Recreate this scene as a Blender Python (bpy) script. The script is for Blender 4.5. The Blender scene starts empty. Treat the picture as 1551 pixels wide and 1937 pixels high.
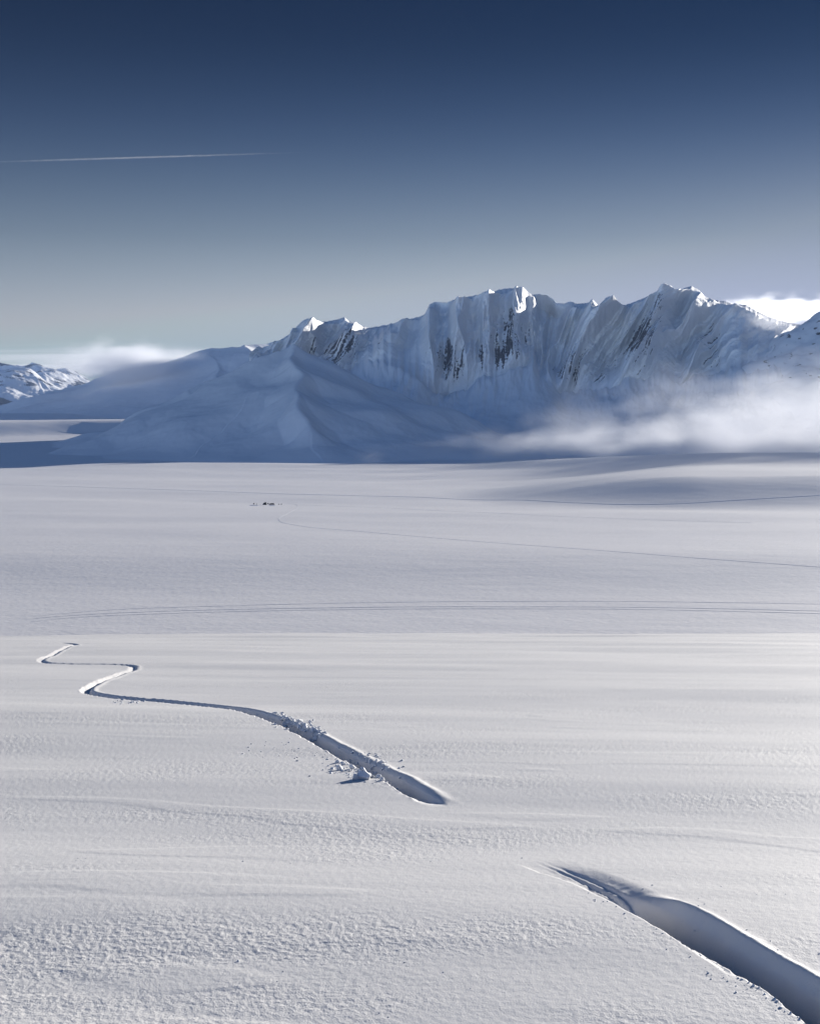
import bpy, math, random
import numpy as np

# ------------------------------------------------------------------ camera, sky, sun, exposure
scene = bpy.context.scene
C = scene.collection
CAM_Z = 150.0                       # the plain lies at z = 0
FPX = 2338.0                        # focal length in photo pixels
PITCH = math.atan(228.5 / FPX)      # camera looks a little below the horizon
SUN_AZ = math.radians(38)           # to the right of straight ahead
SUN_EL = math.radians(9.2)

cam_d = bpy.data.cameras.new('camera')
cam = bpy.data.objects.new('camera', cam_d)
C.objects.link(cam)
cam.location = (0, 0, CAM_Z)
cam.rotation_euler = (math.pi / 2 - PITCH, 0, 0)
cam_d.sensor_fit = 'VERTICAL'
cam_d.sensor_height = 36.0
cam_d.lens = 36.0 * FPX / 1937.0
cam_d.clip_start = 0.1
cam_d.clip_end = 300000.0
scene.camera = cam

world = bpy.data.worlds.new('World')
scene.world = world
world.use_nodes = True
wn = world.node_tree
for n in list(wn.nodes):
    wn.nodes.remove(n)
w_out = wn.nodes.new('ShaderNodeOutputWorld')
w_bg = wn.nodes.new('ShaderNodeBackground')
w_sky = wn.nodes.new('ShaderNodeTexSky')
w_sky.sky_type = 'NISHITA'
w_sky.sun_disc = False
w_sky.sun_elevation = SUN_EL
w_sky.sun_rotation = SUN_AZ
w_sky.altitude = 2500
w_sky.air_density = 1.0
w_sky.dust_density = 0.6
w_sky.ozone_density = 2.0
w_bg.inputs['Strength'].default_value = 0.10
# sky tinted by elevation: darker and bluer upward, then brightened overhead as added fill
w_tc = wn.nodes.new('ShaderNodeTexCoord')
w_xyz = wn.nodes.new('ShaderNodeSeparateXYZ')
w_rng = wn.nodes.new('ShaderNodeMapRange')
w_rng.inputs['From Min'].default_value = 0.0; w_rng.inputs['From Max'].default_value = 1.0
w_ramp = wn.nodes.new('ShaderNodeValToRGB')
w_ramp.color_ramp.interpolation = 'B_SPLINE'
SKY_TINT = [(0.0, (0.46, 0.42, 0.48)), (0.03, (0.58, 0.45, 0.46)), (0.06, (0.66, 0.475, 0.455)), (0.087, (0.58, 0.43, 0.40)), (0.12, (0.44, 0.345, 0.315)), (0.18, (0.16, 0.165, 0.21)), (0.237, (0.042, 0.068, 0.11)), (0.284, (0.010, 0.037, 0.075)), (0.33, (0.008, 0.034, 0.075)), (0.45, (0.085, 0.12, 0.175)), (0.62, (0.145, 0.20, 0.265)), (1.0, (0.19, 0.26, 0.345))]
el_ = w_ramp.color_ramp.elements
el_[0].position = SKY_TINT[0][0]; el_[0].color = (*SKY_TINT[0][1], 1)
el_[1].position = SKY_TINT[-1][0]; el_[1].color = (*SKY_TINT[-1][1], 1)
for p_, c_ in SKY_TINT[1:-1]:
    e_ = el_.new(p_); e_.color = (*c_, 1)
w_mul = wn.nodes.new('ShaderNodeMix')
w_mul.data_type = 'RGBA'; w_mul.blend_type = 'MULTIPLY'; w_mul.inputs[0].default_value = 1.0
wn.links.new(w_tc.outputs['Generated'], w_xyz.inputs['Vector'])
wn.links.new(w_xyz.outputs['Z'], w_rng.inputs['Value'])
wn.links.new(w_rng.outputs['Result'], w_ramp.inputs['Fac'])
# the glow low around the sun stays white rather than orange
w_cap = wn.nodes.new('ShaderNodeVectorMath'); w_cap.operation = 'MINIMUM'
w_cap.inputs[1].default_value = (3.8, 5.75, 7.8)
wn.links.new(w_sky.outputs['Color'], w_cap.inputs[0])
w_sep = wn.nodes.new('ShaderNodeSeparateXYZ'); w_com = wn.nodes.new('ShaderNodeCombineXYZ')
w_low = wn.nodes.new('ShaderNodeVectorMath'); w_low.operation = 'MULTIPLY'; w_low.inputs[1].default_value = (0.85, 0.93, 1.08)
w_max = wn.nodes.new('ShaderNodeVectorMath'); w_max.operation = 'MAXIMUM'
wn.links.new(w_cap.outputs['Vector'], w_sep.inputs['Vector'])
for k_ in range(3): wn.links.new(w_sep.outputs[0], w_com.inputs[k_])
wn.links.new(w_com.outputs['Vector'], w_low.inputs[0])
wn.links.new(w_cap.outputs['Vector'], w_max.inputs[0])
wn.links.new(w_low.outputs['Vector'], w_max.inputs[1])
wn.links.new(w_max.outputs['Vector'], w_mul.inputs[6])
wn.links.new(w_ramp.outputs['Color'], w_mul.inputs[7])
# added fill: sky raised behind the camera's left shoulder to lighten shaded mountain faces
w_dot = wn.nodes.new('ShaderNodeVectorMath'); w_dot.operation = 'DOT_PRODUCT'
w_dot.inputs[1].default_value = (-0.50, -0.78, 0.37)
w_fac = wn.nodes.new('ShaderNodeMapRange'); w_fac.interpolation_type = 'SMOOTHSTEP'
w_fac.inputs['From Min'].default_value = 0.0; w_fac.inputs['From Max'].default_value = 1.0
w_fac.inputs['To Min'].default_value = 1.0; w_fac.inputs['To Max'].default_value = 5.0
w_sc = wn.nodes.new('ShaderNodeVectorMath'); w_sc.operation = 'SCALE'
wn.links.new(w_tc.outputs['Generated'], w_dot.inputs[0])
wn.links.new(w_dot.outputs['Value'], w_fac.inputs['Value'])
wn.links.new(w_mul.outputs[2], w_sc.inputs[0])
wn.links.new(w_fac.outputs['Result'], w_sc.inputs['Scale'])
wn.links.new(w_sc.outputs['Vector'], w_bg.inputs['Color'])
wn.links.new(w_bg.outputs['Background'], w_out.inputs['Surface'])

sun_d = bpy.data.lights.new('sun', 'SUN')
sun_d.energy = 5.0
sun_d.angle = math.radians(0.5)
sun_d.color = (1.0, 0.955, 0.885)
sun = bpy.data.objects.new('sun', sun_d)
C.objects.link(sun)
sun.location = (60, 40, 200)
sun.rotation_euler = (math.pi / 2 - SUN_EL, 0, math.pi - SUN_AZ)

scene.view_settings.view_transform = 'Standard'
scene.view_settings.look = 'None'
scene.view_settings.exposure = 0.75
scene.view_settings.gamma = 1.0
scene.cycles.max_bounces = 8
scene.cycles.diffuse_bounces = 1
scene.cycles.volume_bounces = 4
scene.cycles.volume_step_rate = 0.5
scene.cycles.volume_max_steps = 256

# ------------------------------------------------------------------ helpers
CP, SP = math.cos(PITCH), math.sin(PITCH)

def ray(X, Y):
    """direction of a photo pixel as (x per metre ahead, z per metre ahead)"""
    X = np.asarray(X, float); Y = np.asarray(Y, float)
    yc = 968.5 - Y
    fy = FPX * CP + yc * SP
    return (X - 775.5) / fy, (-FPX * SP + yc * CP) / fy

def at(X, Y, y):
    s, t = ray(X, Y)
    return np.stack(np.broadcast_arrays(s * y, y, CAM_Z + t * y), -1)

def sstep(a, b, x):
    u = np.clip((x - a) / (b - a), 0, 1)
    return u * u * (3 - 2 * u)

def _hash(ix, iy, seed):
    h = (ix.astype(np.int64) * 374761393 + iy.astype(np.int64) * 668265263 + seed * 1442695041) & 0xffffffff
    h = ((h ^ (h >> 13)) * 1274126177) & 0xffffffff
    return (h ^ (h >> 16)) & 0xffff

_ANG = np.arange(65536) * (2 * math.pi / 65536)
_CO, _SI = np.cos(_ANG), np.sin(_ANG)

def noise(x, y, seed=0):
    x, y = np.broadcast_arrays(np.asarray(x, float), np.asarray(y, float))
    ix, iy = np.floor(x), np.floor(y)
    fx, fy = x - ix, y - iy
    u = fx * fx * fx * (fx * (fx * 6 - 15) + 10)
    v = fy * fy * fy * (fy * (fy * 6 - 15) + 10)
    def g(dx, dy):
        h = _hash(ix + dx, iy + dy, seed)
        return _CO[h] * (fx - dx) + _SI[h] * (fy - dy)
    a = g(0, 0); b = g(1, 0); c = g(0, 1); d = g(1, 1)
    return ((a + (b - a) * u) * (1 - v) + (c + (d - c) * u) * v) * 1.5

def fbm(x, y, octv=4, seed=0, gain=0.5):
    r, a = 0, 1
    for i in range(octv):
        r = r + a * noise(x * 2 ** i, y * 2 ** i, seed + 17 * i)
        a *= gain
    return r

def ridged(x, y, octv=3, seed=0, gain=0.5):
    r, a = 0, 1
    for i in range(octv):
        r = r + a * (1 - 2 * np.abs(noise(x * 2 ** i, y * 2 ** i, seed + 31 * i)))
        a *= gain
    return r

def tag(o, label, cat=None, group=None, kind=None):
    o['label'] = label
    if cat: o['category'] = cat
    if group: o['group'] = group
    if kind: o['kind'] = kind
    return o

def mesh_obj(name, verts, faces, mat, parent=None, smooth=True, attrs=None):
    """verts (n,3) array, faces (m,4) or (m,3) int array"""
    verts = np.ascontiguousarray(verts, np.float32)
    faces = np.ascontiguousarray(faces, np.int32)
    me = bpy.data.meshes.new(name)
    n, (m, k) = len(verts), faces.shape
    me.vertices.add(n); me.vertices.foreach_set('co', verts.ravel())
    me.loops.add(m * k); me.loops.foreach_set('vertex_index', faces.ravel())
    me.polygons.add(m)
    me.polygons.foreach_set('loop_start', np.arange(0, m * k, k, dtype=np.int32))
    me.polygons.foreach_set('use_smooth', np.full(m, smooth, bool))
    me.update(calc_edges=True)
    me.validate()
    for an, av in (attrs or {}).items():
        a = me.attributes.new(an, 'FLOAT', 'POINT')
        a.data.foreach_set('value', np.ascontiguousarray(av, np.float32).ravel())
    me.materials.append(mat)
    o = bpy.data.objects.new(name, me)
    C.objects.link(o)
    if parent: o.parent = parent
    return o

def grid_faces(nr, nc):
    i = np.arange(nr * nc).reshape(nr, nc)
    return np.stack([i[:-1, :-1], i[:-1, 1:], i[1:, 1:], i[1:, :-1]], -1)

def catmull(pts, step):
    pts = np.asarray(pts, float)
    P = np.vstack([2 * pts[0] - pts[1], pts, 2 * pts[-1] - pts[-2]])
    out = []
    for i in range(1, len(P) - 2):
        p0, p1, p2, p3 = P[i - 1], P[i], P[i + 1], P[i + 2]
        n = max(2, int(np.linalg.norm((p2 - p1)[:2]) / step))
        t = np.linspace(0, 1, n, endpoint=False)[:, None]
        out.append(0.5 * (2 * p1 + (p2 - p0) * t + (2 * p0 - 5 * p1 + 4 * p2 - p3) * t ** 2 + (3 * p1 - p0 - 3 * p2 + p3) * t ** 3))
    out.append(P[-2][None])
    return np.vstack(out)

# ------------------------------------------------------------------ materials
def new_mat(name):
    m = bpy.data.materials.new(name)
    m.use_nodes = True
    nt = m.node_tree
    b = nt.nodes['Principled BSDF']
    return m, nt, b

def nd(nt, kind, **kw):
    n = nt.nodes.new(kind)
    for k, v in kw.items():
        setattr(n, k, v)
    return n

def snow_mat(name, layers, col=(0.84, 0.85, 0.87), rough=0.65, rock=False, grain=False):
    """layers: list of (scale xyz, detail, bump distance in metres)"""
    m, nt, b = new_mat(name)
    b.inputs['Base Color'].default_value = (*col, 1)
    b.inputs['Roughness'].default_value = rough
    b.inputs['Specular IOR Level'].default_value = 0.25
    geo = nd(nt, 'ShaderNodeNewGeometry')
    prev = None
    for sc, det, dist in layers:
        mp = nd(nt, 'ShaderNodeMapping')
        mp.inputs['Scale'].default_value = sc
        nz = nd(nt, 'ShaderNodeTexNoise')
        nz.inputs['Scale'].default_value = 1.0
        nz.inputs['Detail'].default_value = det
        bp = nd(nt, 'ShaderNodeBump')
        bp.inputs['Strength'].default_value = 1.0
        bp.inputs['Distance'].default_value = dist
        nt.links.new(geo.outputs['Position'], mp.inputs['Vector'])
        nt.links.new(mp.outputs['Vector'], nz.inputs['Vector'])
        nt.links.new(nz.outputs['Fac'], bp.inputs['Height'])
        if prev: nt.links.new(prev.outputs['Normal'], bp.inputs['Normal'])
        if grain:
            ga = nd(nt, 'ShaderNodeAttribute', attribute_name='grain')
            gm = nd(nt, 'ShaderNodeMapRange')
            gm.inputs['To Min'].default_value = 0.42; gm.inputs['To Max'].default_value = 1.0
            nt.links.new(ga.outputs['Fac'], gm.inputs['Value'])
            nt.links.new(gm.outputs['Result'], bp.inputs['Strength'])
        prev = bp
    if prev: nt.links.new(prev.outputs['Normal'], b.inputs['Normal'])
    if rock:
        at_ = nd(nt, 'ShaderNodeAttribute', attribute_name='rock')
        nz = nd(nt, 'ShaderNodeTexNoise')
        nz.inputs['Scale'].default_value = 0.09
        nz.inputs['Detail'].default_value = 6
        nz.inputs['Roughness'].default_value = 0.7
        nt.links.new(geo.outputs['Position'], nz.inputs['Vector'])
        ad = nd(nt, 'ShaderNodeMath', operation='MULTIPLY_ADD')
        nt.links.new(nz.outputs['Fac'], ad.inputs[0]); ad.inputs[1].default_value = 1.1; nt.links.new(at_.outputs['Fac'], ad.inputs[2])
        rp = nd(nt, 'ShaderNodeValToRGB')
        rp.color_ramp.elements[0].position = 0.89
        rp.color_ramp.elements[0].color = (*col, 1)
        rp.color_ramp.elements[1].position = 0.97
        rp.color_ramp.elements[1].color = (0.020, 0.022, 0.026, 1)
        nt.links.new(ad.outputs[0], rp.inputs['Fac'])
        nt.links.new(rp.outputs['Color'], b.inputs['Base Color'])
    return m

M_slope = snow_mat('slope_snow', [((130, 130, 130), 3, 0.0038), ((18, 26, 18), 4, 0.0012)], col=(0.77, 0.755, 0.745), grain=True)
M_clump = snow_mat('clump_snow', [((50, 50, 50), 4, 0.008)])
M_plain = snow_mat('plain_snow', [((0.03, 0.07, 0.03), 6, 0.35), ((0.35, 0.8, 0.4), 5, 0.20)], col=(0.895, 0.87, 0.86))
M_mount = snow_mat('mountain_snow', [((0.03, 0.03, 0.03), 5, 2.0)], rock=True)
M_hill = snow_mat('hill_snow', [((0.02, 0.02, 0.02), 5, 0.9)], rock=True)

def cloth_mat(name, col, rough=0.7):
    m, nt, b = new_mat(name)
    nz = nd(nt, 'ShaderNodeTexNoise'); nz.inputs['Scale'].default_value = 3
    rp = nd(nt, 'ShaderNodeValToRGB')
    rp.color_ramp.elements[0].color = (*[c * 0.7 for c in col], 1)
    rp.color_ramp.elements[1].color = (*[c * 1.3 for c in col], 1)
    nt.links.new(nz.outputs['Fac'], rp.inputs['Fac'])
    nt.links.new(rp.outputs['Color'], b.inputs['Base Color'])
    b.inputs['Roughness'].default_value = rough
    return m
M_dark = cloth_mat('dark_tent_cloth', (0.012, 0.012, 0.015))
M_door = cloth_mat('grey_tent_cloth', (0.05, 0.05, 0.06))

def vol_mat(name, density, nscale, detail=5, thr=0.45, gain=3.0, aniso=0.4, inner=0.2, col=(0.96, 0.97, 1.0), step=1.0, ztop=None):
    m = bpy.data.materials.new(name)
    m.use_nodes = True
    nt = m.node_tree
    for n in list(nt.nodes): nt.nodes.remove(n)
    out = nd(nt, 'ShaderNodeOutputMaterial')
    pv = nd(nt, 'ShaderNodeVolumePrincipled')
    pv.inputs['Color'].default_value = (*col, 1)
    pv.inputs['Anisotropy'].default_value = aniso
    tc = nd(nt, 'ShaderNodeTexCoord')
    mp = nd(nt, 'ShaderNodeMapping'); mp.inputs['Scale'].default_value = nscale
    nz = nd(nt, 'ShaderNodeTexNoise'); nz.inputs['Scale'].default_value = 1; nz.inputs['Detail'].default_value = detail
    nz.inputs['Roughness'].default_value = 0.55
    nt.links.new(tc.outputs['Object'], mp.inputs['Vector'])
    nt.links.new(mp.outputs['Vector'], nz.inputs['Vector'])
    ln = nd(nt, 'ShaderNodeVectorMath', operation='LENGTH')
    nt.links.new(tc.outputs['Object'], ln.inputs[0])
    fo = nd(nt, 'ShaderNodeMapRange', interpolation_type='SMOOTHSTEP')
    fo.inputs['From Min'].default_value = 1.0; fo.inputs['From Max'].default_value = inner
    fo.inputs['To Min'].default_value = 0.0; fo.inputs['To Max'].default_value = 1.0
    nt.links.new(ln.outputs['Value'], fo.inputs['Value'])
    # density = D * clamp((noise - thr_eff) * gain) * falloff
    su = nd(nt, 'ShaderNodeMath', operation='MULTIPLY_ADD')          # falloff*0.5 + noise
    nt.links.new(fo.outputs['Result'], su.inputs[0]); su.inputs[1].default_value = 0.45
    nt.links.new(nz.outputs['Fac'], su.inputs[2])
    s2 = nd(nt, 'ShaderNodeMath', operation='SUBTRACT'); nt.links.new(su.outputs[0], s2.inputs[0]); s2.inputs[1].default_value = thr
    s3 = nd(nt, 'ShaderNodeMath', operation='MULTIPLY', use_clamp=True); nt.links.new(s2.outputs[0], s3.inputs[0]); s3.inputs[1].default_value = gain
    s4 = nd(nt, 'ShaderNodeMath', operation='MULTIPLY'); nt.links.new(s3.outputs[0], s4.inputs[0]); nt.links.new(fo.outputs['Result'], s4.inputs[1])
    s5 = nd(nt, 'ShaderNodeMath', operation='MULTIPLY'); nt.links.new(s4.outputs[0], s5.inputs[0]); s5.inputs[1].default_value = density
    nt.links.new(s5.outputs[0], pv.inputs['Density'])
    nt.links.new(pv.outputs['Volume'], out.inputs['Volume'])
    return m

# ------------------------------------------------------------------ the plain
def swell_crest(x, y):
    """the glacier plain: gentle swells, a long rise on the right, a hollow behind the lit crest"""
    s = x / np.maximum(y, 1)
    z = 0.04 * (2300 - np.clip(y, 0, 2300))
    # broad soft undulation
    fade = sstep(300, 700, y)
    z = z + fade * (1.4 * fbm(x / 420, y / 260, 3, 5) + 4.0 * noise(x / 2200, y / 900, 9))
    # near edge of the plain lifts slightly towards the far side
    z = z + 3.0 * sstep(480, 620, y) - 3.0
    # the swell: crest near y = 2350, higher on the right
    right = sstep(0.05, 0.26, s + 0.04 * noise(x / 500, y / 400, 3))
    up = sstep(1040, 1270, y + 14 * noise(x / 260, y / 200, 21))
    z = z + right * (25 * up)
    z = z + 9 * sstep(1900, 2380, y)
    drop = sstep(2380, 2950, y)
    z = z - drop * (32 + 34 * right)
    # far left field rolls
    lf = sstep(-0.08, -0.2, s)
    z = z + lf * sstep(2900, 3400, y) * 14
    yw = y + 220 * noise(x / 700, y / 900, 71) - 0.25 * (x + 1500)
    z = z + lf * 46 * sstep(4380, 4640, yw) * sstep(7200, 4640, yw)
    z = z + lf * 30 * sstep(6900, 7300, yw) * sstep(9500, 7300, yw)
    return z

def build_plain():
    s = np.concatenate([-np.geomspace(3.0, 0.36, 40)[:-1], np.linspace(-0.36, 0.36, 620), np.geomspace(0.36, 3.0, 40)[1:]])
    t = np.concatenate([np.linspace(1 / 230, 1 / 380, 40)[:-1], np.linspace(1 / 380, 1 / 6000, 800)[:-1], np.geomspace(1 / 6000, 1 / 90000, 60)])
    y = 1 / t
    S, Yy = np.meshgrid(s, y)
    X = S * Yy
    Z = swell_crest(X, Yy)
    o = mesh_obj('snow_plain', np.stack([X, Yy, Z], -1).reshape(-1, 3), grid_faces(len(y), len(s)).reshape(-1, 4), M_plain)
    tag(o, 'wide flat snow covered plain stretching from below the slope to the mountains', kind='structure')
build_plain()

# ------------------------------------------------------------------ the snow slope in front, with the ski tracks cut into it
SL_A, SL_B, EYE = 0.1278, 7.38e-4, 1.7

def slope_base(x, y):
    yy = np.maximum(y, -400)
    d = np.where(yy < 110, SL_A * yy + SL_B * yy * np.abs(yy), SL_A * 110 + SL_B * 12100 + (SL_A + 2 * SL_B * 110) * (yy - 110))
    z = CAM_Z - EYE - d
    z = z - 0.27 * sstep(-8, -22, x) * sstep(20, 55, y)
    return z

def on_slope(X, Y):
    s, t = ray(X, Y)
    lo, hi = 1.0, 47.5
    f = lambda y: float(CAM_Z + t * y - slope_base(s * y, y))
    for y in np.linspace(1.5, 47.6, 800):
        if f(y) < 0:
            hi = y; lo = y - 0.1; break
    for _ in range(40):
        m = (lo + hi) / 2
        if f(m) < 0: hi = m
        else: lo = m
    return np.array([s * lo, lo, 0.0])

NEAR_TRACK = [(1760, 2060), (1610, 1950), (1480, 1862), (1330, 1776), (1215, 1712), (1120, 1664), (1040, 1634), (1005, 1622)]
FAR_TRACK = [(838, 1520), (770, 1486), (700, 1450), (640, 1418), (580, 1388), (520, 1362), (465, 1346), (405, 1334), (330, 1326), (250, 1320),
             (195, 1314), (168, 1306), (178, 1295), (212, 1282), (244, 1269), (254, 1262), (242, 1257), (190, 1255), (130, 1254), (88, 1252),
             (82, 1248), (98, 1239), (128, 1226), (144, 1221), (138, 1218), (112, 1216)]

def build_slope():
    s = np.concatenate([-np.geomspace(1.6, 0.37, 70)[:-1], np.linspace(-0.37, 0.37, 960), np.geomspace(0.37, 1.6, 70)[1:]])
    ys = [2.4]
    while ys[-1] < 52:
        y = ys[-1]
        px = 0.00081 / max(1.7 / y ** 2 - SL_B, 1e-6)
        ys.append(y + min(0.62 * px, 0.08))
    ys = np.concatenate([np.array(ys), np.geomspace(ys[-1] + 0.2, 760, 110)])
    S, Y = np.meshgrid(s, ys)
    X = S * Y
    Z = slope_base(X, Y)
    # wind drifts: long, lying across the view
    wx = X + 0.6 * noise(X / 3, Y / 3, 77); wy = Y + 0.12 * X
    Z += (0.045 + 0.02 * sstep(25, 42, Y)) * fbm(wx / 9.0, wy / 3.2, 2, 1)
    Z += 0.003 * fbm(wx / 2.4, wy / 0.62, 3, 2)
    patch = sstep(-0.35, 0.7, fbm(X / 2.6, Y / 1.1, 4, 40))
    near = sstep(45, 12, Y)
    Z += near * (0.0008 * patch ** 2) * ridged(wx / 0.34, wy / 0.13, 2, 3, 0.6) * 0.5
    fine = sstep(22, 9, Y)
    Z += fine * (0.0007 + 0.0015 * patch ** 1.5) * noise(X / 0.045, Y / 0.04, 11)
    Z += fine * (0.0004 + 0.0014 * patch) * noise(X / 0.02, Y / 0.02, 12)
    # sastrugi step edges
    e = fbm(wx / 3.5, wy / 0.9, 3, 60)
    Z += 0.003 * sstep(0.22, 0.38, e) * near

    # tracks
    owner = np.zeros(X.shape, np.int8)
    best = np.full(X.shape, 1e9); D = np.zeros(X.shape); L = np.zeros(X.shape); T = np.zeros(X.shape)
    lens = {}
    for k, pix in ((1, NEAR_TRACK), (2, FAR_TRACK)):
        pts = catmull([on_slope(*p) for p in pix], 0.025)[:, :2]
        tan = np.gradient(pts, axis=0); tan /= np.linalg.norm(tan, axis=1)[:, None] + 1e-9
        acc = np.concatenate([[0], np.cumsum(np.linalg.norm(np.diff(pts, axis=0), axis=1))])
        lens[k] = acc[-1]
        R = 0.75
        for (px, py), (tx, ty), a in zip(pts, tan, acc):
            r0, r1 = np.searchsorted(ys, [py - R, py + R])
            c0, c1 = np.searchsorted(s, [(px - R) / (py - np.sign(px - R) * -0 + (R if px - R > 0 else -R)), (px + R) / (py + (-R if px + R > 0 else R))])
            if r0 >= r1 or c0 >= c1: continue
            sl = (slice(r0, r1), slice(c0, c1))
            dx = X[sl] - px; dy = Y[sl] - py
            q = dx * dx + dy * dy
            m = q < best[sl]
            best[sl] = np.where(m, q, best[sl])
            D[sl] = np.where(m, dx * ty - dy * tx, D[sl])      # + = right of the direction of travel away from the camera
            T[sl] = np.where(m, dx * tx + dy * ty, T[sl])
            L[sl] = np.where(m, a, L[sl])
            owner[sl] = np.where(m, k, owner[sl])
    on = best < 0.75 ** 2
    wob = 0.02 * noise(L / 0.5, D * 0 + 3.3, 8) + 0.008 * noise(X / 0.12, Y / 0.12, 9)
    d = D + wob
    a_ = L + T
    dep = np.zeros(X.shape)
    dep = np.where(owner == 1, 0.19 * sstep(lens[1] - 0.80, lens[1] - 1.2, a_ + 0.8 * D), dep)
    start = np.where(owner == 1, 0.055 * sstep(lens[1] - 0.02, lens[1] - 0.8, a_) * sstep(lens[1] - 2.2, lens[1] - 1.0, a_), 0)
    dep = np.where(owner == 2, (0.04 + 0.105 * sstep(20, 12, Y)) * sstep(-0.05, 0.65, a_) * sstep(lens[2] + 0.1, lens[2] - 1.0, a_) * (0.85 + 0.3 * noise(L / 3.0, 0 * L, 4)), dep)
    w = np.where(owner == 1, 0.41, 0.33 + 0.06 * sstep(18, 10, Y))
    dn = d / np.maximum(w, 0.05)
    floor_l = np.clip((dn + 0.28) / 0.32, 0, 1) ** 0.9
    wall_r = 0.84 * sstep(0.14, 0.05, dn) + 0.16 * sstep(0.26, 0.08, dn)
    cut = dep * floor_l * wall_r + start * sstep(0.15, -0.08, d) * sstep(-0.155, -0.13, d)
    berm = dep * (np.where(owner == 1, 0.22, 0.16) * np.exp(-((dn - 0.27) / 0.11) ** 2))
    groove = np.where(owner == 1, 0.010 * np.exp(-((d + 0.03) / 0.010) ** 2) + 0.010 * np.exp(-((d - 0.015) / 0.010) ** 2), 0) * np.clip(start / 0.03, 0, 1)
    rough_floor = 0.012 * np.clip(dep / 0.1, 0, 1) * sstep(-0.15, -0.08, d) * sstep(0.06, 0.0, d) * noise(X / 0.05, Y / 0.07, 19)
    Z = np.where(on, Z - cut + berm - groove + rough_floor, Z)
    # scraped, torn inner faces
    inside = np.where(on, np.clip(cut / 0.05, 0, 1), 0)
    Z = Z + inside * (0.006 * noise(L / 0.35, dn * 9, 91) + 0.004 * noise(X / 0.035, Y / 0.05, 92) + 0.004 * ridged(L / 0.09, dn * 3, 2, 93))
    V = np.stack([X, Y, Z], -1).reshape(-1, 3)
    F = grid_faces(len(ys), len(s))
    fo = owner[:-1, :-1]; fd = np.abs(D[:-1, :-1]); fb = best[:-1, :-1]; fdep = (dep + start)[:-1, :-1]
    for k, nm, lab in ((1, 'ski_track', 'broad shadowed ski track cut into the nearest snow at the lower right corner'),
                       (2, 'ski_track', 'long winding ski track snaking down the slope towards its far edge')):
        mk = (fo == k) & (fd < np.where(fo == 1, 0.17, 0.13)) & (fb < 0.3) & (fdep > 0.004)
        f = F[mk]
        u, inv = np.unique(f, return_inverse=True)
        o = mesh_obj(nm, V[u], inv.reshape(f.shape), M_slope, attrs={'grain': patch.ravel()[u]})
        tag(o, lab, 'ski track', kind='structure')
        fo = np.where(mk, 9, fo)
    f = F[fo != 9]
    # the same slope continues beside and behind the camera, coarser
    gx, gy = np.meshgrid(np.linspace(-400, 400, 81), np.linspace(-150, 400, 56))
    gz = slope_base(gx, gy) - 0.12
    G = np.stack([gx, gy, gz], -1).reshape(-1, 3)
    gf = grid_faces(56, 81).reshape(-1, 4)
    cen = G[gf].mean(1)
    keep = ~((cen[:, 1] > 14) & (np.abs(cen[:, 0]) < 1.6 * cen[:, 1] - 22)) & (np.abs(cen[:, 0]) + np.abs(cen[:, 1]) > 17)
    allv = np.vstack([V, G]); allf = np.vstack([f.reshape(-1, 4), gf[keep] + len(V)])
    o = mesh_obj('snow_slope', allv, allf, M_slope, attrs={'grain': np.concatenate([patch.ravel(), np.full(len(G), 0.4)])})
    tag(o, 'pale wind textured snow slope in the foreground rolling over to a sharp edge', kind='structure')
    def height(x, y):
        r = min(max(int(np.searchsorted(ys, y)), 0), len(ys) - 1); c = min(max(int(np.searchsorted(s, x / y)), 0), len(s) - 1)
        return float(Z[r, c])
    return height
slope_height = build_slope()

# ------------------------------------------------------------------ main mountain
CREST = [(470, 668), (505, 654), (530, 643), (548, 632), (562, 617), (572, 607), (583, 602), (592, 605), (600, 612), (615, 608), (635, 605), (652, 600), (660, 607), (675, 611), (686, 617),
         (700, 620), (722, 616), (745, 612), (765, 605), (790, 600), (803, 595), (812, 576), (822, 571), (845, 572), (862, 566), (890, 560), (912, 556), (932, 553), (945, 547),
         (965, 545), (984, 543), (990, 543), (998, 552), (1005, 557), (1020, 556), (1035, 559), (1046, 566), (1052, 573), (1066, 574), (1080, 570), (1092, 574), (1108, 573), (1117, 571), (1128, 580), (1150, 582),
         (1170, 582), (1190, 574), (1212, 566), (1235, 556), (1248, 549), (1268, 546), (1280, 550), (1292, 545), (1308, 541), (1322, 549), (1333, 561), (1350, 567), (1372, 570),
         (1385, 575), (1410, 577), (1430, 588), (1450, 598), (1472, 606), (1500, 612), (1551, 620), (1620, 640), (1750, 660)]
CLIFF = [(470, 690), (560, 685), (610, 690), (660, 694), (700, 676), (740, 682), (790, 715), (835, 745), (870, 735), (915, 712), (960, 690), (1005, 680), (1030, 705), (1050, 738), (1100, 738),
         (1150, 728), (1195, 705), (1230, 712), (1280, 722), (1330, 702), (1400, 690), (1480, 705), (1560, 715), (1750, 720)]

SKEW_X = [470, 600, 720, 800, 900, 1000, 1040, 1100, 1250, 1400, 1740]
SKEW = [40, 70, 60, 30, 5, -5, 50, 120, 140, 115, 90]

def seg_dist(px, py, a, b):
    ax, ay = a; bx, by = b
    vx, vy = bx - ax, by - ay
    t = np.clip(((px - ax) * vx + (py - ay) * vy) / (vx * vx + vy * vy), 0, 1)
    return np.hypot(px - ax - t * vx, py - ay - t * vy), t

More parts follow.
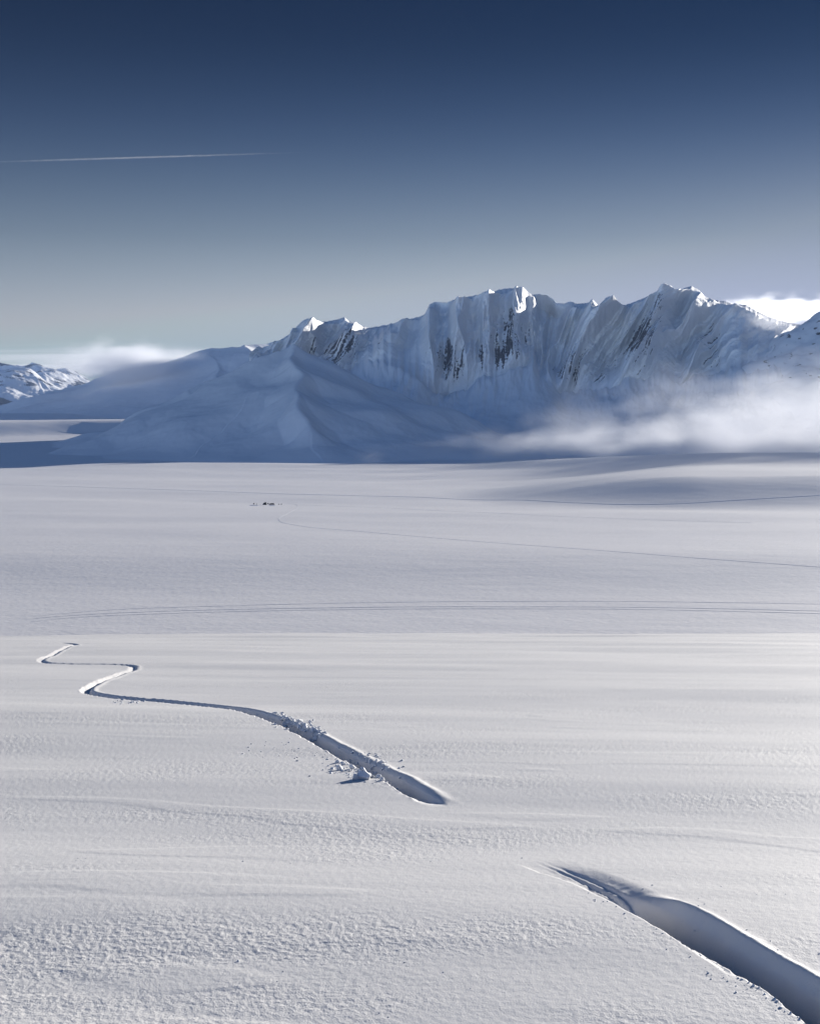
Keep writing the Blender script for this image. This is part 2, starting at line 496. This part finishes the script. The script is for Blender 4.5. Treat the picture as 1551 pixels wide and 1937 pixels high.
def build_main():
    nc = 1350
    X = np.linspace(472, 1740, nc)
    cy = np.interp(X, *zip(*CREST)) + 1.0 * noise(X / 7.0, 0 * X, 3) + 0.5 * noise(X / 2.6, 0 * X, 4)
    by = np.interp(X, *zip(*CLIFF)); by = np.convolve(np.pad(by, 20, 'edge'), np.ones(41) / 41, 'valid') + 6 * noise(X / 10, 0 * X, 62)
    by = by + 20 * (ridged((X + np.interp(X, SKEW_X, SKEW)) / 62, 0 * X + 0.8, 1, 21) - 0.3)
    yc = 4720 + 100 * noise(X / 160, 0 * X, 7) + 0.12 * (X - 900)
    run = 370 + 70 * noise(X / 120, 0 * X, 8) + np.interp(X, [470, 680, 740, 810, 850, 1010, 1045, 1085, 1330, 1400, 1740], [0, 0, 170, 140, 0, 0, 130, 0, 0, 190, 190])
    s_c, t_c = ray(X, cy); zc = CAM_Z + t_c * yc
    yb = yc - run
    _, t_b = ray(X, by); zb = CAM_Z + t_b * yb
    nt_ = 330
    t = np.linspace(0, 1, nt_)[:, None]
    XX = np.broadcast_to(X, (nt_, nc))
    tt = np.broadcast_to(t, (nt_, nc))
    skew = np.interp(X, SKEW_X, SKEW)
    q = XX + skew * tt + 5 * noise(XX / 40, tt * 3, 12)
    env = np.clip(tt / 0.12, 0, 1) ** 0.8 * np.clip((1 - tt) / 0.35, 0, 1) ** 0.8
    wgt = np.interp(X, [470, 560, 680, 715, 795, 835, 1015, 1045, 1075, 1330, 1370, 1480, 1740], [0.5, 0.9, 0.9, 0.42, 0.45, 1.0, 1.0, 0.55, 1.0, 1.0, 0.5, 0.45, 0.5])
    d = wgt * env * (120 * (ridged(q / 62, tt * 0.8, 1, 21) - 0.4) + 38 * (ridged(q / 29, tt * 1.2, 1, 22) - 0.4)
               + 6 * ridged(q / 11, tt * 2.0, 1, 23) + 2.5 * ridged(q / 5, tt * 5, 1, 24) + 20 * fbm(q / 48, tt * 3.5, 4, 26) + 5 * ridged(q / 17 + 2 * tt, tt * 5, 2, 27) + 3 * fbm(q / 9, tt * 22, 3, 25))
    # large spurs and gullies of this face, (position along the crest, fraction down the face)
    for (a, b, w, amp) in [((1150, 0.12), (1048, 1.0), 34, 130), ((1262, 0.0), (1190, 1.0), 30, 90), ((1325, 0.05), (1292, 1.0), 30, 60), ((985, 0.1), (1000, 0.8), 26, 45),
                           ((880, 0.05), (842, 1.0), 26, 70), ((935, 0.0), (915, 0.9), 22, 60), ((655, 0.0), (640, 1.0), 22, 45), ((584, 0.0), (610, 1.0), 22, 45),
                           ((760, 0.1), (705, 0.9), 26, 50), ((1040, 0.1), (1030, 0.95), 26, -110), ((825, 0.0), (800, 1.0), 26, 40), ((1390, 0.1), (1360, 1.0), 30, 40)]:
        dist, _ = seg_dist(XX, tt * 160, (a[0], a[1] * 160), (b[0], b[1] * 160))
        d += 1.6 * amp * np.exp(-(dist / w) ** 1.3) * np.clip(tt / 0.10, 0, 1) * np.clip((1.02 - tt) / 0.3, 0, 1)
    prof = 1 - (1 - tt) ** 1.25
    y = yc - run * tt - 0.85 * d
    z = zc + (zb - zc) * prof + 0.25 * d * env
    # rock shows on the steep flanks of the ribs
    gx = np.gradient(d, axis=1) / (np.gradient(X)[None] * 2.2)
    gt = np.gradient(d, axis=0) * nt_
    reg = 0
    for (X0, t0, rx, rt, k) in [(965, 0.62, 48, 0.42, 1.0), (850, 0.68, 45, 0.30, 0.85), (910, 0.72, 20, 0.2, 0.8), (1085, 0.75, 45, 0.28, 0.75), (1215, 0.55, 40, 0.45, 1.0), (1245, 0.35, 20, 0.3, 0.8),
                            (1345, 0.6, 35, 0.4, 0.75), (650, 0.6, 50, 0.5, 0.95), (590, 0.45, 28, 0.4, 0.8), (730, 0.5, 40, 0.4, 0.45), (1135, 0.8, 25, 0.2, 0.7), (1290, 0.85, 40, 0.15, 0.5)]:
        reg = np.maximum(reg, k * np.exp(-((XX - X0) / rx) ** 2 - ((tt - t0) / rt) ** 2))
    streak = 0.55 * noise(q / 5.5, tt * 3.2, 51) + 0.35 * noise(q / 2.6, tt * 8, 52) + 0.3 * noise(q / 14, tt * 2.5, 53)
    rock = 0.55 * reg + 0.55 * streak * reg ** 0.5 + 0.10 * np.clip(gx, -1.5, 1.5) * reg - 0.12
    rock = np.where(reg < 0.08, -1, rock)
    s_g = np.broadcast_to(s_c, (nt_, nc))
    face = np.stack([s_g * y, y, z], -1)
    # snow apron below the cliffs, down to the plain
    na = 130
    u = np.linspace(0, 1, na + 1)[1:, None]
    y_end = 3150.0
    def soft(v): return np.convolve(np.pad(v, 45, 'edge'), np.hanning(93)[1:-1] / np.hanning(93).sum(), 'valid')
    y0s, z0s = soft(y[-1]), soft(z[-1])
    jag = np.exp(-u / 0.05)
    ya = y0s + (y_end - y0s) * u + (y[-1] - y0s) * jag
    za = z0s * (1 - u) ** 2.2 - 30 * u ** 2 + (z[-1] - z0s) * jag
    sa = np.broadcast_to(s_c, (na, nc))
    amp = np.clip(u / 0.06, 0, 1) * (1 - u)
    za = za + amp * (20 * fbm(sa * ya / 230, ya / 380, 5, 33) + 16 * (1 - u) ** 3 * ridged(XX[:1] / 44 + 1.2 * u, u * 2.5, 2, 34) + 5 * (1 - u) ** 5 * fbm(XX[:1] / 9, u * 12, 2, 35))
    apron = np.stack([sa * ya, ya, za], -1)
    # back side
    nb = 26
    ub = np.linspace(1, 0, nb + 1)[:-1, None]
    yb_ = yc + np.interp(X, [470, 560, 760, 1740], [220, 300, 1100, 1100]) * ub
    zb_ = zc * (1 - ub ** 0.85) + 0 * ub
    zb_ = zb_ + 25 * ub * (1 - ub) * fbm(XX[:1] / 30, ub * 6, 3, 44)
    back = np.stack([np.broadcast_to(s_c, (nb, nc)) * yb_, yb_, zb_], -1)
    V = np.concatenate([back, face, apron], 0)
    rk = np.concatenate([np.full((nb, nc), -1.0), rock, np.full((na, nc), -1.0)], 0)
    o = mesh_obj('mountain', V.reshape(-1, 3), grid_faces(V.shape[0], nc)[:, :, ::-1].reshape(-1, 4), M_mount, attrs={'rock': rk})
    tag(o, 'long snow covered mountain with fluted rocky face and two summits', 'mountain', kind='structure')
build_main()

# ------------------------------------------------------------------ hills built from ridge lines
def hill(name, label, ridges, s_rng, y_rng, n, mat, seed, kfall=0.5, blend=14.0, namp=6.0, nscale=180.0, rockfn=None, toe=26.0):
    """ridges: list of (list of world points, fall on the left, fall on the right)"""
    sx = np.linspace(*s_rng, n[0]); yy = np.linspace(*y_rng, n[1])
    S, Y = np.meshgrid(sx, yy); X = S * Y
    acc = np.full(X.shape, -1e9)
    wx = X + 0.25 * nscale * noise(X / nscale, Y / nscale, seed + 5); wy = Y + 0.25 * nscale * noise(X / nscale, Y / nscale, seed + 6)
    for pts, kl, kr in ridges:
        p = np.asarray(pts)
        one = np.full(X.shape, -1e9)
        for a, b in zip(p[:-1], p[1:]):
            v = b[:2] - a[:2]; l2 = (v ** 2).sum()
            t = np.clip(((wx - a[0]) * v[0] + (wy - a[1]) * v[1]) / l2, 0, 1)
            dx = wx - a[0] - t * v[0]; dy = wy - a[1] - t * v[1]
            side = dx * v[1] - dy * v[0]
            dist = np.sqrt(dx * dx + dy * dy + 60) - 7.7
            k = np.where(side > 0, kr, kl)
            h = a[2] + (b[2] - a[2]) * t
            hp = np.maximum(h, 1.0); uu = np.clip(k * dist / hp, 0, 2.6)
            hz = hp * np.clip(1 - uu / 1.6, 0, 1) ** 1.6 - 14 * np.clip(uu - 1.2, 0, 3) + np.minimum(h - 1, 0)
            one = np.maximum(one, hz)
        df = np.abs(acc - one)
        acc = np.maximum(acc, one) + np.where((df < blend) & (one > 0), (blend - df) ** 2 / (4 * blend), 0)
    Z = acc + namp * fbm(X / nscale, Y / nscale, 5, seed) * sstep(-20, 60, acc)
    Z = Z - toe * (1 - sstep(0, 4 * toe, Z))
    Z = np.maximum(Z, -60)
    rk = np.full(X.shape, -1.0)
    if rockfn is not None: rk = rockfn(X, Y, Z)
    o = mesh_obj(name, np.stack([X, Y, Z], -1).reshape(-1, 3), grid_faces(len(yy), len(sx)).reshape(-1, 4), mat, attrs={'rock': rk})
    return tag(o, label, 'hill' if 'hill' in name else 'mountain', kind='structure')

def px(lst):
    return [at(X, Y, float(y)) for X, Y, y in lst]

hill('snow_hill', 'smooth snow hill with a sharp crest running down to the plain',
     [(px([(150, 850, 3420), (200, 833, 3440), (250, 800, 3480), (300, 768, 3530), (360, 738, 3590), (440, 709, 3660), (482, 684, 3700), (520, 663, 3740), (553, 655, 3780)]), 1.5, 0.52),
      (px([(553, 655, 3780), (556, 690, 3560), (566, 740, 3330), (588, 802, 3085)]), 0.56, 0.58),
      (px([(553, 655, 3780), (578, 700, 3900), (605, 745, 3850), (700, 757, 3760), (860, 785, 3650), (1000, 830, 3500)]), 0.55, 0.5)],
     (-0.36, 0.16), (2550, 4700), (620, 520), M_hill, 11, namp=5.0, nscale=170)

hill('snow_hill', 'broad rounded snow hill on the left with mist over its shoulder',
     [(px([(10, 786, 8300), (60, 765, 8350), (120, 738, 8400), (180, 716, 8450), (250, 700, 8450), (300, 688, 8450), (345, 674, 8450), (400, 659, 8450), (440, 657, 8400), (475, 657, 8300), (510, 666, 8100), (560, 676, 7900), (640, 690, 7600)]), 0.5, 0.5),
      (px([(400, 659, 8450), (420, 700, 7900), (430, 745, 7200)]), 0.35, 0.35),
      (px([(440, 657, 8400), (490, 653, 9200), (520, 646, 9600), (580, 640, 9800)]), 0.4, 0.4)],
     (-0.37, 0.0), (6200, 10500), (520, 380), M_hill, 23, namp=12.0, nscale=420)

hill('mountain', 'steep snowy mountain rising out of the fog at the right edge',
     [(px([(1400, 735, 4450), (1440, 694, 4470), (1470, 652, 4500), (1500, 628, 4500), (1530, 608, 4500), (1560, 588, 4500)]) + [np.array([1750., 4500., 425.]), np.array([2300., 4480., 410.]), np.array([3300., 4450., 420.]), np.array([4800., 4400., 420.])], 0.6, 0.62),  # ridge points outside the frame are added, their height set to shadow the plain
      (px([(1530, 608, 4500), (1490, 690, 4200), (1450, 760, 3950)]), 0.6, 0.6),
      ([np.array([1750., 4500., 425.]), np.array([1580., 4150., 250.]), np.array([1500., 3900., 100.])], 0.6, 0.6)],
     (0.2, 1.15), (3300, 5600), (700, 360), M_hill, 31, namp=14.0, nscale=150,
     rockfn=lambda X, Y, Z: np.where((Z > 180), 0.02 + 0.5 * noise(X / 30, (Y + Z) / 34, 90) + 0.35 * noise(X / 12, (Y + Z) / 14, 91), -1))

hill('mountain', 'small far mountain with sunlit snow ribs at the left edge',
     [(px([(-160, 700, 13200), (-80, 668, 13000), (-20, 676, 13000), (4, 684, 13000), (30, 694, 12900), (55, 709, 12800), (80, 730, 12600), (100, 747, 12400)]), 0.6, 0.5),
      (px([(20, 694, 14600), (45, 690, 14500), (58, 688, 14500), (72, 683, 14500), (88, 690, 14500), (110, 698, 14600), (135, 706, 14700), (160, 735, 14700)]), 0.6, 0.55),
      (px([(72, 683, 14500), (80, 705, 14200), (92, 735, 13800)]), 0.6, 0.6)],
     (-0.44, -0.22), (12000, 16000), (420, 320), M_hill, 41, namp=40.0, nscale=420,
     rockfn=lambda X, Y, Z: np.where(Z > 200, 0.22 + 0.55 * noise(X / 150, (Y + Z) / 80, 90), -1))  # rock, with extra dark cover standing in for shaded slopes

# ------------------------------------------------------------------ fog, clouds and the contrail (all volumes with real extent)
def ico(sub=4):
    import bmesh
    bm = bmesh.new()
    bmesh.ops.create_icosphere(bm, subdivisions=sub, radius=1.0)
    bm.verts.ensure_lookup_table()
    v = np.array([p.co[:] for p in bm.verts]); f = np.array([[q.index for q in p.verts] for p in bm.faces])
    bm.free()
    return v, f
ICO4 = ico(4)

def cloud(name, label, cat, loc, dims, mat, tilt=0.0, rz=0.0, kind=None):
    o = mesh_obj(name, ICO4[0], ICO4[1], mat)
    o.location = loc; o.scale = dims; o.rotation_euler = (0, tilt, rz)
    return tag(o, label, cat, kind=kind)

def place(X, Y, y):
    return tuple(float(v) for v in at(X, Y, y))

cloud('fog_bank', 'thick pale fog bank lying in front of the mountain foot on the right', 'fog', place(1640, 842, 2620), (1040, 130, 265),
      vol_mat('fog', 0.034, (9.0, 1.8, 4.2), detail=8, thr=0.55, gain=1.5, aniso=0.3, inner=0.1), tilt=math.radians(-4))
cloud('mist', 'thin drifting mist at the base of the mountain', 'mist', place(990, 848, 2590), (560, 120, 74),
      vol_mat('mist', 0.009, (6.5, 1.5, 2.6), detail=6, thr=0.6, gain=1.6, aniso=0.3, inner=0.0), tilt=math.radians(-6))
cloud('cloud', 'brilliant white cloud glowing behind the right end of the ridge', 'cloud', place(1475, 588, 6600), (620, 240, 135),
      vol_mat('bright_cloud', 0.012, (6.0, 2.0, 3.0), detail=7, thr=0.60, gain=1.8, aniso=0.6, inner=0.0))
cloud('snow_plume', 'thin veil of snow blowing over the right end of the ridge', 'snow plume', place(1455, 610, 4560), (170, 90, 70),
      vol_mat('plume', 0.010, (4.0, 2.0, 2.4), detail=6, thr=0.58, gain=1.6, aniso=0.4, inner=0.0), tilt=math.radians(14))
cloud('cloud', 'soft grey white cloud resting on the shoulder of the left hill', 'cloud', place(240, 692, 7950), (640, 320, 240),
      vol_mat('hill_cloud', 0.018, (3.2, 2.0, 2.4), detail=6, thr=0.54, gain=1.8, aniso=0.4, inner=0.0))
cloud('cloud_bank', 'low streaked cloud bank along the horizon on the left', 'cloud', place(265, 690, 27000), (8200, 3000, 640),
      vol_mat('cloud_bank', 0.0007, (2.2, 1.2, 7.0), detail=7, thr=0.60, gain=2.6, aniso=0.3, inner=0.0, col=(0.84, 0.83, 0.85)))

def haze():
    m = bpy.data.materials.new('blue_air')
    m.use_nodes = True
    nt = m.node_tree
    for n in list(nt.nodes): nt.nodes.remove(n)
    out = nd(nt, 'ShaderNodeOutputMaterial'); pv = nd(nt, 'ShaderNodeVolumePrincipled')
    pv.inputs['Color'].default_value = (0.44, 0.62, 1.0, 1)
    pv.inputs['Density'].default_value = 1.8e-5
    pv.inputs['Anisotropy'].default_value = 0.0
    nt.links.new(pv.outputs['Volume'], out.inputs['Volume'])
    x0, x1, y0, y1, z0, z1 = -9000, 9000, -1000, 17500, -130, 720
    v = np.array([(x, y, z) for z in (z0, z1) for y in (y0, y1) for x in (x0, x1)], float)
    f = np.array([[0, 2, 3, 1], [4, 5, 7, 6], [0, 1, 5, 4], [2, 6, 7, 3], [0, 4, 6, 2], [1, 3, 7, 5]])
    o = mesh_obj('haze', v, f, m, smooth=False)
    tag(o, 'thin blue air between the slope and the mountains', kind='stuff')
haze()

def contrail():
    a = np.array(place(-160, 311, 46000)); b = np.array(place(650, 286, 46000))
    v, f = ICO4
    o = mesh_obj('contrail', v, f, vol_mat('contrail', 0.0026, (30.0, 1.0, 1.0), thr=0.35, gain=2.0, aniso=0.5, inner=0.0))
    o.location = (a + b) / 2
    dv = b - a
    o.scale = (np.linalg.norm(dv) / 2, 70, 55)
    o.rotation_euler = (0, -math.atan2(dv[2], math.hypot(dv[0], dv[1])), math.atan2(dv[1], dv[0]))
    tag(o, 'thin white contrail crossing the upper left sky', 'contrail')
contrail()

# ------------------------------------------------------------------ old tracks across the plain: low snow ridges pressed up along each line
def on_plain(X, Y):
    s, t = ray(X, Y)
    y = np.geomspace(330, 6000, 7000)
    d = CAM_Z + t * y - swell_crest(s * y, y)
    i = int(np.argmax(d < 0))
    return np.array([s * y[i], y[i], 0.0])

def plain_track(pix, label, w=0.5, h=0.22):
    pts = catmull([on_plain(*p) for p in pix], 2.0)[:, :2]
    tan = np.gradient(pts, axis=0); tan /= np.linalg.norm(tan, axis=1)[:, None] + 1e-9
    nrm = np.stack([tan[:, 1], -tan[:, 0]], -1)
    offs = np.array([-1.0, -0.72, -0.45, -0.15, 0.15, 0.45, 0.72, 1.0]) * w
    hs = np.array([-0.1, 0.8, 1.0, 0.25, 0.25, 1.0, 0.8, -0.1]) * h
    P = pts[:, None] + nrm[:, None] * offs[None, :, None]
    jit = 0.75 + 0.5 * (0.5 + 0.5 * noise(np.arange(len(pts)) / 5.0, np.zeros(len(pts)), 5))
    z = swell_crest(P[..., 0], P[..., 1]) + hs[None] * jit[:, None] + 0.02
    V = np.concatenate([P, z[..., None]], -1)
    o = mesh_obj('ski_track', V.reshape(-1, 3), grid_faces(len(pts), 8).reshape(-1, 4), M_clump)
    tag(o, label, 'ski track', kind='structure')

plain_track([(-40, 915), (120, 920), (300, 926), (470, 932), (640, 937), (800, 941), (950, 946), (1060, 950), (1160, 954), (1280, 953), (1400, 946), (1551, 937), (1620, 933)],
            'thin straight track crossing the whole plain just behind the camp', 0.5, 0.16)
plain_track([(545, 953), (558, 954), (563, 957), (560, 963), (545, 971), (530, 979), (528, 984), (540, 990), (590, 998), (700, 1007), (850, 1020), (1060, 1036), (1280, 1053), (1551, 1073), (1620, 1078)],
            'faint hooked track curving out of the camp and away to the right', 0.28, 0.055)
plain_track([(566, 955), (700, 960), (900, 969), (1060, 977), (1250, 984), (1420, 989)], 'very faint straight track leaving the camp to the right', 0.3, 0.05)
plain_track([(-40, 1183), (60, 1167), (180, 1156), (300, 1150), (600, 1142), (900, 1138), (1200, 1138), (1551, 1143), (1620, 1144)], 'upper of the three parallel tracks on the near plain', 0.2, 0.045)
plain_track([(-40, 1186), (60, 1171), (180, 1162), (300, 1157), (450, 1153), (700, 1149), (900, 1148), (1200, 1149), (1551, 1156), (1620, 1158)], 'middle of the three parallel tracks on the near plain', 0.2, 0.055)
plain_track([(60, 1176), (180, 1166), (450, 1157), (700, 1153), (900, 1152), (1200, 1153), (1551, 1161), (1620, 1163)], 'lowest of the three parallel tracks on the near plain', 0.2, 0.045)

# ------------------------------------------------------------------ the camp
def empty(name, loc, rz=0):
    o = bpy.data.objects.new(name, None)
    C.objects.link(o); o.location = loc; o.rotation_euler = (0, 0, rz)
    o.empty_display_size = 0.5
    return o

def camp_loc(X, Y=955.0):
    p = on_plain(X, Y)
    return (float(p[0]), float(p[1]), float(swell_crest(p[0], p[1])))

def arch_shell(L, W, H, nseg=14, nl=10, hl=1.0, hr=1.0):
    """rounded tent skin along x, height varies from hl to hr, closed tapering ends"""
    u = np.linspace(-1, 1, nl); a = np.linspace(0, math.pi, nseg)
    V = []
    for i, uu in enumerate(u):
        e = math.sqrt(max(0.0, 1 - abs(uu) ** 4)) * 0.96 + 0.04
        hh = H * (hl + (hr - hl) * (uu + 1) / 2) * e
        V.append(np.stack([np.full(nseg, uu * L / 2), -np.cos(a) * W / 2 * (0.5 + 0.5 * e), np.sin(a) ** 0.8 * hh - 0.05], -1))
    V = np.array(V)
    return V.reshape(-1, 3), grid_faces(nl, nseg).reshape(-1, 4)

def door_panel(L, W, H):
    V = []
    for i, zz in enumerate(np.linspace(0, 1, 6)):
        for sx in (-1, 1):
            V.append((sx * L * (0.5 - 0.28 * zz), -W / 2 * math.cos(zz * 1.1) - 0.05, zz * H))
    return np.array(V), np.array([[2 * i, 2 * i + 1, 2 * i + 3, 2 * i + 2] for i in range(5)])

def tent(X, L, W, H, label, hl=1.0, hr=1.0, rz=0.0, Y=955.0, group=None, name='tent'):
    t = empty(name, camp_loc(X, Y), rz)
    L *= 0.72; W *= 0.72; H *= 0.72
    v, f = arch_shell(L, W, H, hl=hl, hr=hr)
    mesh_obj('fly', v, f, M_dark, t)
    v, f = door_panel(L * 0.22, W * 1.0, H * 0.5 * min(hl, hr))
    mesh_obj('door', v, f, M_door, t)
    tag(t, label, 'tent', group)
    return t

tent(501, 5.6, 4.2, 4.4, 'tall black tent, the largest in the camp', hl=0.45, hr=1.0, rz=0.15)
tent(514.5, 8.0, 3.2, 2.1, 'long low black tunnel tent beside the tall one', hl=0.8, hr=1.0, rz=-0.05, Y=954.5)
tent(480.5, 2.4, 1.8, 1.5, 'small dark tent at the left end of the camp', Y=954.0)
tent(486.0, 1.8, 1.5, 0.9, 'tiny low tent between the left end tent and the tallest one', Y=954.0)
tent(528.0, 1.7, 1.4, 0.9, 'tiny dark tent right of the tunnel tent', Y=954.2)
tent(532.8, 1.8, 1.4, 1.1, 'small tent at the right end of the camp', Y=954.2)

def snow_wall(X0, X1, Y, label, h=0.6):
    a = np.array(camp_loc(X0, Y)); b = np.array(camp_loc(X1, Y))
    n = 24
    V = []
    prof = [(-0.6, -0.1), (-0.4, 0.75), (-0.2, 1.0), (0.15, 0.95), (0.4, 0.6), (0.6, -0.1)]
    for i in range(n):
        u = i / (n - 1); c = a + (b - a) * u
        hh = h * min(1, 6 * u, 6 * (1 - u)) * (0.8 + 0.3 * float(noise(i * 0.7, X0, 3)))
        for (dy, dz) in prof: V.append((c[0], c[1] + dy, c[2] + dz * hh - 0.05))
    o = mesh_obj('snow_wall', np.array(V), grid_faces(n, len(prof)).reshape(-1, 4), M_clump)
    tag(o, label, 'snow wall')
snow_wall(471, 490, 956.5, 'low snow wall in front of the left end of the camp')
snow_wall(508, 522, 956.5, 'low snow wall in front of the long tunnel tent')

# a pile of bags beside the tall tent
def bag():
    t = empty('gear_pile', camp_loc(507.2, 953.5))
    rng = np.random.default_rng(4)
    v, f = ico(2)
    for i, (dx, dy, dz, r) in enumerate([(-0.3, 0, 0.3, 0.45), (0.35, 0.1, 0.32, 0.45), (0.05, 0, 0.85, 0.4)]):
        vv = v * np.array([r * 1.25, r * 0.8, r * 0.85]) + np.array([dx, dy, dz])
        mesh_obj('bag', vv, f, M_dark, t)
    tag(t, 'small dark pile of bags between the two black tents', 'gear')
bag()

# ------------------------------------------------------------------ broken snow beside the tracks
rng = np.random.default_rng(12)
ICO3 = ico(3)
def clump_mesh(seed, r, sub=3):
    v, f = ico(sub)
    g = np.random.default_rng(seed)
    # cut the ball by random planes into a blocky lump, then roughen it
    for _ in range(9):
        n = g.normal(size=3); n /= np.linalg.norm(n)
        c = g.uniform(0.45, 0.85)
        dd = v @ n - c
        v = v - np.where(dd[:, None] > 0, dd[:, None] * n * 0.92, 0)
    v *= (1 + 0.06 * noise(v[:, 0] * 3 + seed, v[:, 1] * 3 + v[:, 2] * 2, seed))[:, None]
    v *= g.uniform(0.7, 1.2, 3)
    return v * r, f

CLUMP = [clump_mesh(i, 1.0) for i in range(7)]
CLUMP_ME = []
def add_clump(X, Y, size, label, group=None, sink=0.25):
    p = on_slope(X, Y)
    k = int(rng.integers(len(CLUMP)))
    if len(CLUMP_ME) <= k or CLUMP_ME[k] is None:
        while len(CLUMP_ME) < len(CLUMP): CLUMP_ME.append(None)
        o = mesh_obj('snow_clump', CLUMP[k][0], CLUMP[k][1], M_clump, smooth=False)
        CLUMP_ME[k] = o.data
    else:
        o = bpy.data.objects.new('snow_clump', CLUMP_ME[k]); C.objects.link(o)
    z = slope_height(p[0], p[1])
    o.location = (p[0], p[1], z + size * (1 - sink) * 0.6)
    o.rotation_euler = tuple(rng.uniform(0, 6.28, 3))
    o.scale = (size, size, size)
    tag(o, label, 'snow clump', group)

add_clump(690, 1474, 0.060, 'largest white snow block lying below the winding track')
add_clump(672, 1475, 0.040, 'flat snow chip casting a dark shadow left of the largest block')
for X, Y in [(655, 1433), (662, 1441), (671, 1436), (678, 1445), (686, 1440), (692, 1450), (700, 1441), (648, 1444), (640, 1440), (668, 1452), (679, 1457), (690, 1460), (701, 1456), (710, 1462), (716, 1470), (706, 1474),
             (722, 1476), (660, 1460), (650, 1462), (640, 1456), (695, 1432), (712, 1440), (722, 1446), (733, 1480)]:
    add_clump(X + rng.uniform(-3, 3), Y + rng.uniform(-2, 2), float(rng.uniform(0.014, 0.032)), 'white snow clump in the broken patch across the lower winding track', 'snow clumps where the winding track is broken')
for i in range(34):
    u = rng.uniform(0, 1)
    add_clump(528 + 75 * u + rng.uniform(-10, 10), 1360 + 26 * u + rng.uniform(-7, 5), float(rng.uniform(0.012, 0.034)), 'snow clump in the rubble pile halfway along the winding track', 'snow clumps in the halfway rubble')

def debris(name, label, pts):
    Vs, Fs, n = [], [], 0
    shapes = [clump_mesh(40 + q, 1.0, sub=2) for q in range(6)]
    f0 = shapes[0][1]
    for X, Y, r in pts:
        v0 = shapes[int(rng.integers(6))][0]
        p = on_slope(X, Y) if Y > 100 else (X, Y)
        z = slope_height(p[0], p[1])
        g = rng.uniform(0.7, 1.3, 3)
        th = rng.uniform(0, 6.28); ct, st_ = math.cos(th), math.sin(th)
        v = (v0 * g) @ np.array([[ct, -st_, 0], [st_, ct, 0], [0, 0, 1]]) * r + np.array([p[0], p[1], z + r * 0.12])
        Vs.append(v); Fs.append(f0 + n); n += len(v)
    o = mesh_obj(name, np.vstack(Vs), np.vstack(Fs), M_clump, smooth=False)
    tag(o, label, 'snow debris', kind='stuff')
pts = []
def poly_at(P, u):
    i = min(int(u * (len(P) - 1)), len(P) - 2); f = u * (len(P) - 1) - i
    return P[i][0] * (1 - f) + P[i + 1][0] * f, P[i][1] * (1 - f) + P[i + 1][1] * f
NT = catmull([on_slope(*p) for p in NEAR_TRACK], 0.02)
NTT = np.gradient(NT, axis=0); NTT /= np.linalg.norm(NTT, axis=1)[:, None] + 1e-9
def beside(n, d0, sd, r0, r1, hi=1.0):
    for i in range(n):
        k = int(rng.integers(int(len(NT) * hi)))
        d = d0 + rng.normal() * sd
        pts.append((NT[k, 0] + NTT[k, 1] * d, NT[k, 1] - NTT[k, 0] * d, r0 + (r1 - r0) * rng.uniform() ** 3))
beside(900, -0.10, 0.018, 0.0012, 0.0075, 0.72)
beside(260, -0.16, 0.05, 0.0015, 0.006, 0.75)
beside(260, -0.03, 0.03, 0.004, 0.017, 0.66)
beside(50, 0.22, 0.08, 0.002, 0.006, 0.85)
debris('snow_debris', 'fine loose snow crumbs along the nearest track', pts)
pts = []
for i in range(260):
    u = rng.uniform()
    pts.append((530 + 80 * u + rng.normal() * 12, 1362 + 27 * u + rng.normal() * 6, abs(rng.normal()) * 0.010 + 0.005))
for i in range(260):
    pts.append((685 + rng.normal() * 28, 1452 + rng.normal() * 13, abs(rng.normal()) * 0.007 + 0.004))
for i in range(60):
    pts.append((560 + rng.normal() * 50, 1418 + rng.normal() * 10, rng.uniform(0.004, 0.010)))
for i in range(30):
    pts.append((245 + rng.normal() * 18, 1326 + rng.normal() * 2, rng.uniform(0.008, 0.022)))
debris('snow_debris', 'fine loose snow crumbs around the winding track', pts)
pts = []
for i in range(24):
    Y_ = 1260 + 680 * rng.uniform() ** 0.8
    pts.append((rng.uniform(-20, 1570), Y_, abs(rng.normal()) * 0.003 + 0.0015))
for (cx, cy, sx, sy, n_) in [(600, 1640, 130, 9, 16), (165, 1622, 30, 6, 8), (350, 1760, 120, 22, 20), (1420, 1690, 140, 10, 20), (600, 1840, 160, 30, 10)]:
    for i in range(n_):
        pts.append((cx + rng.normal() * sx, min(cy + rng.normal() * sy, 1950), abs(rng.normal()) * 0.0018 + 0.0012))
debris('snow_debris', 'scattered tiny snow lumps lying over the near slope', pts)
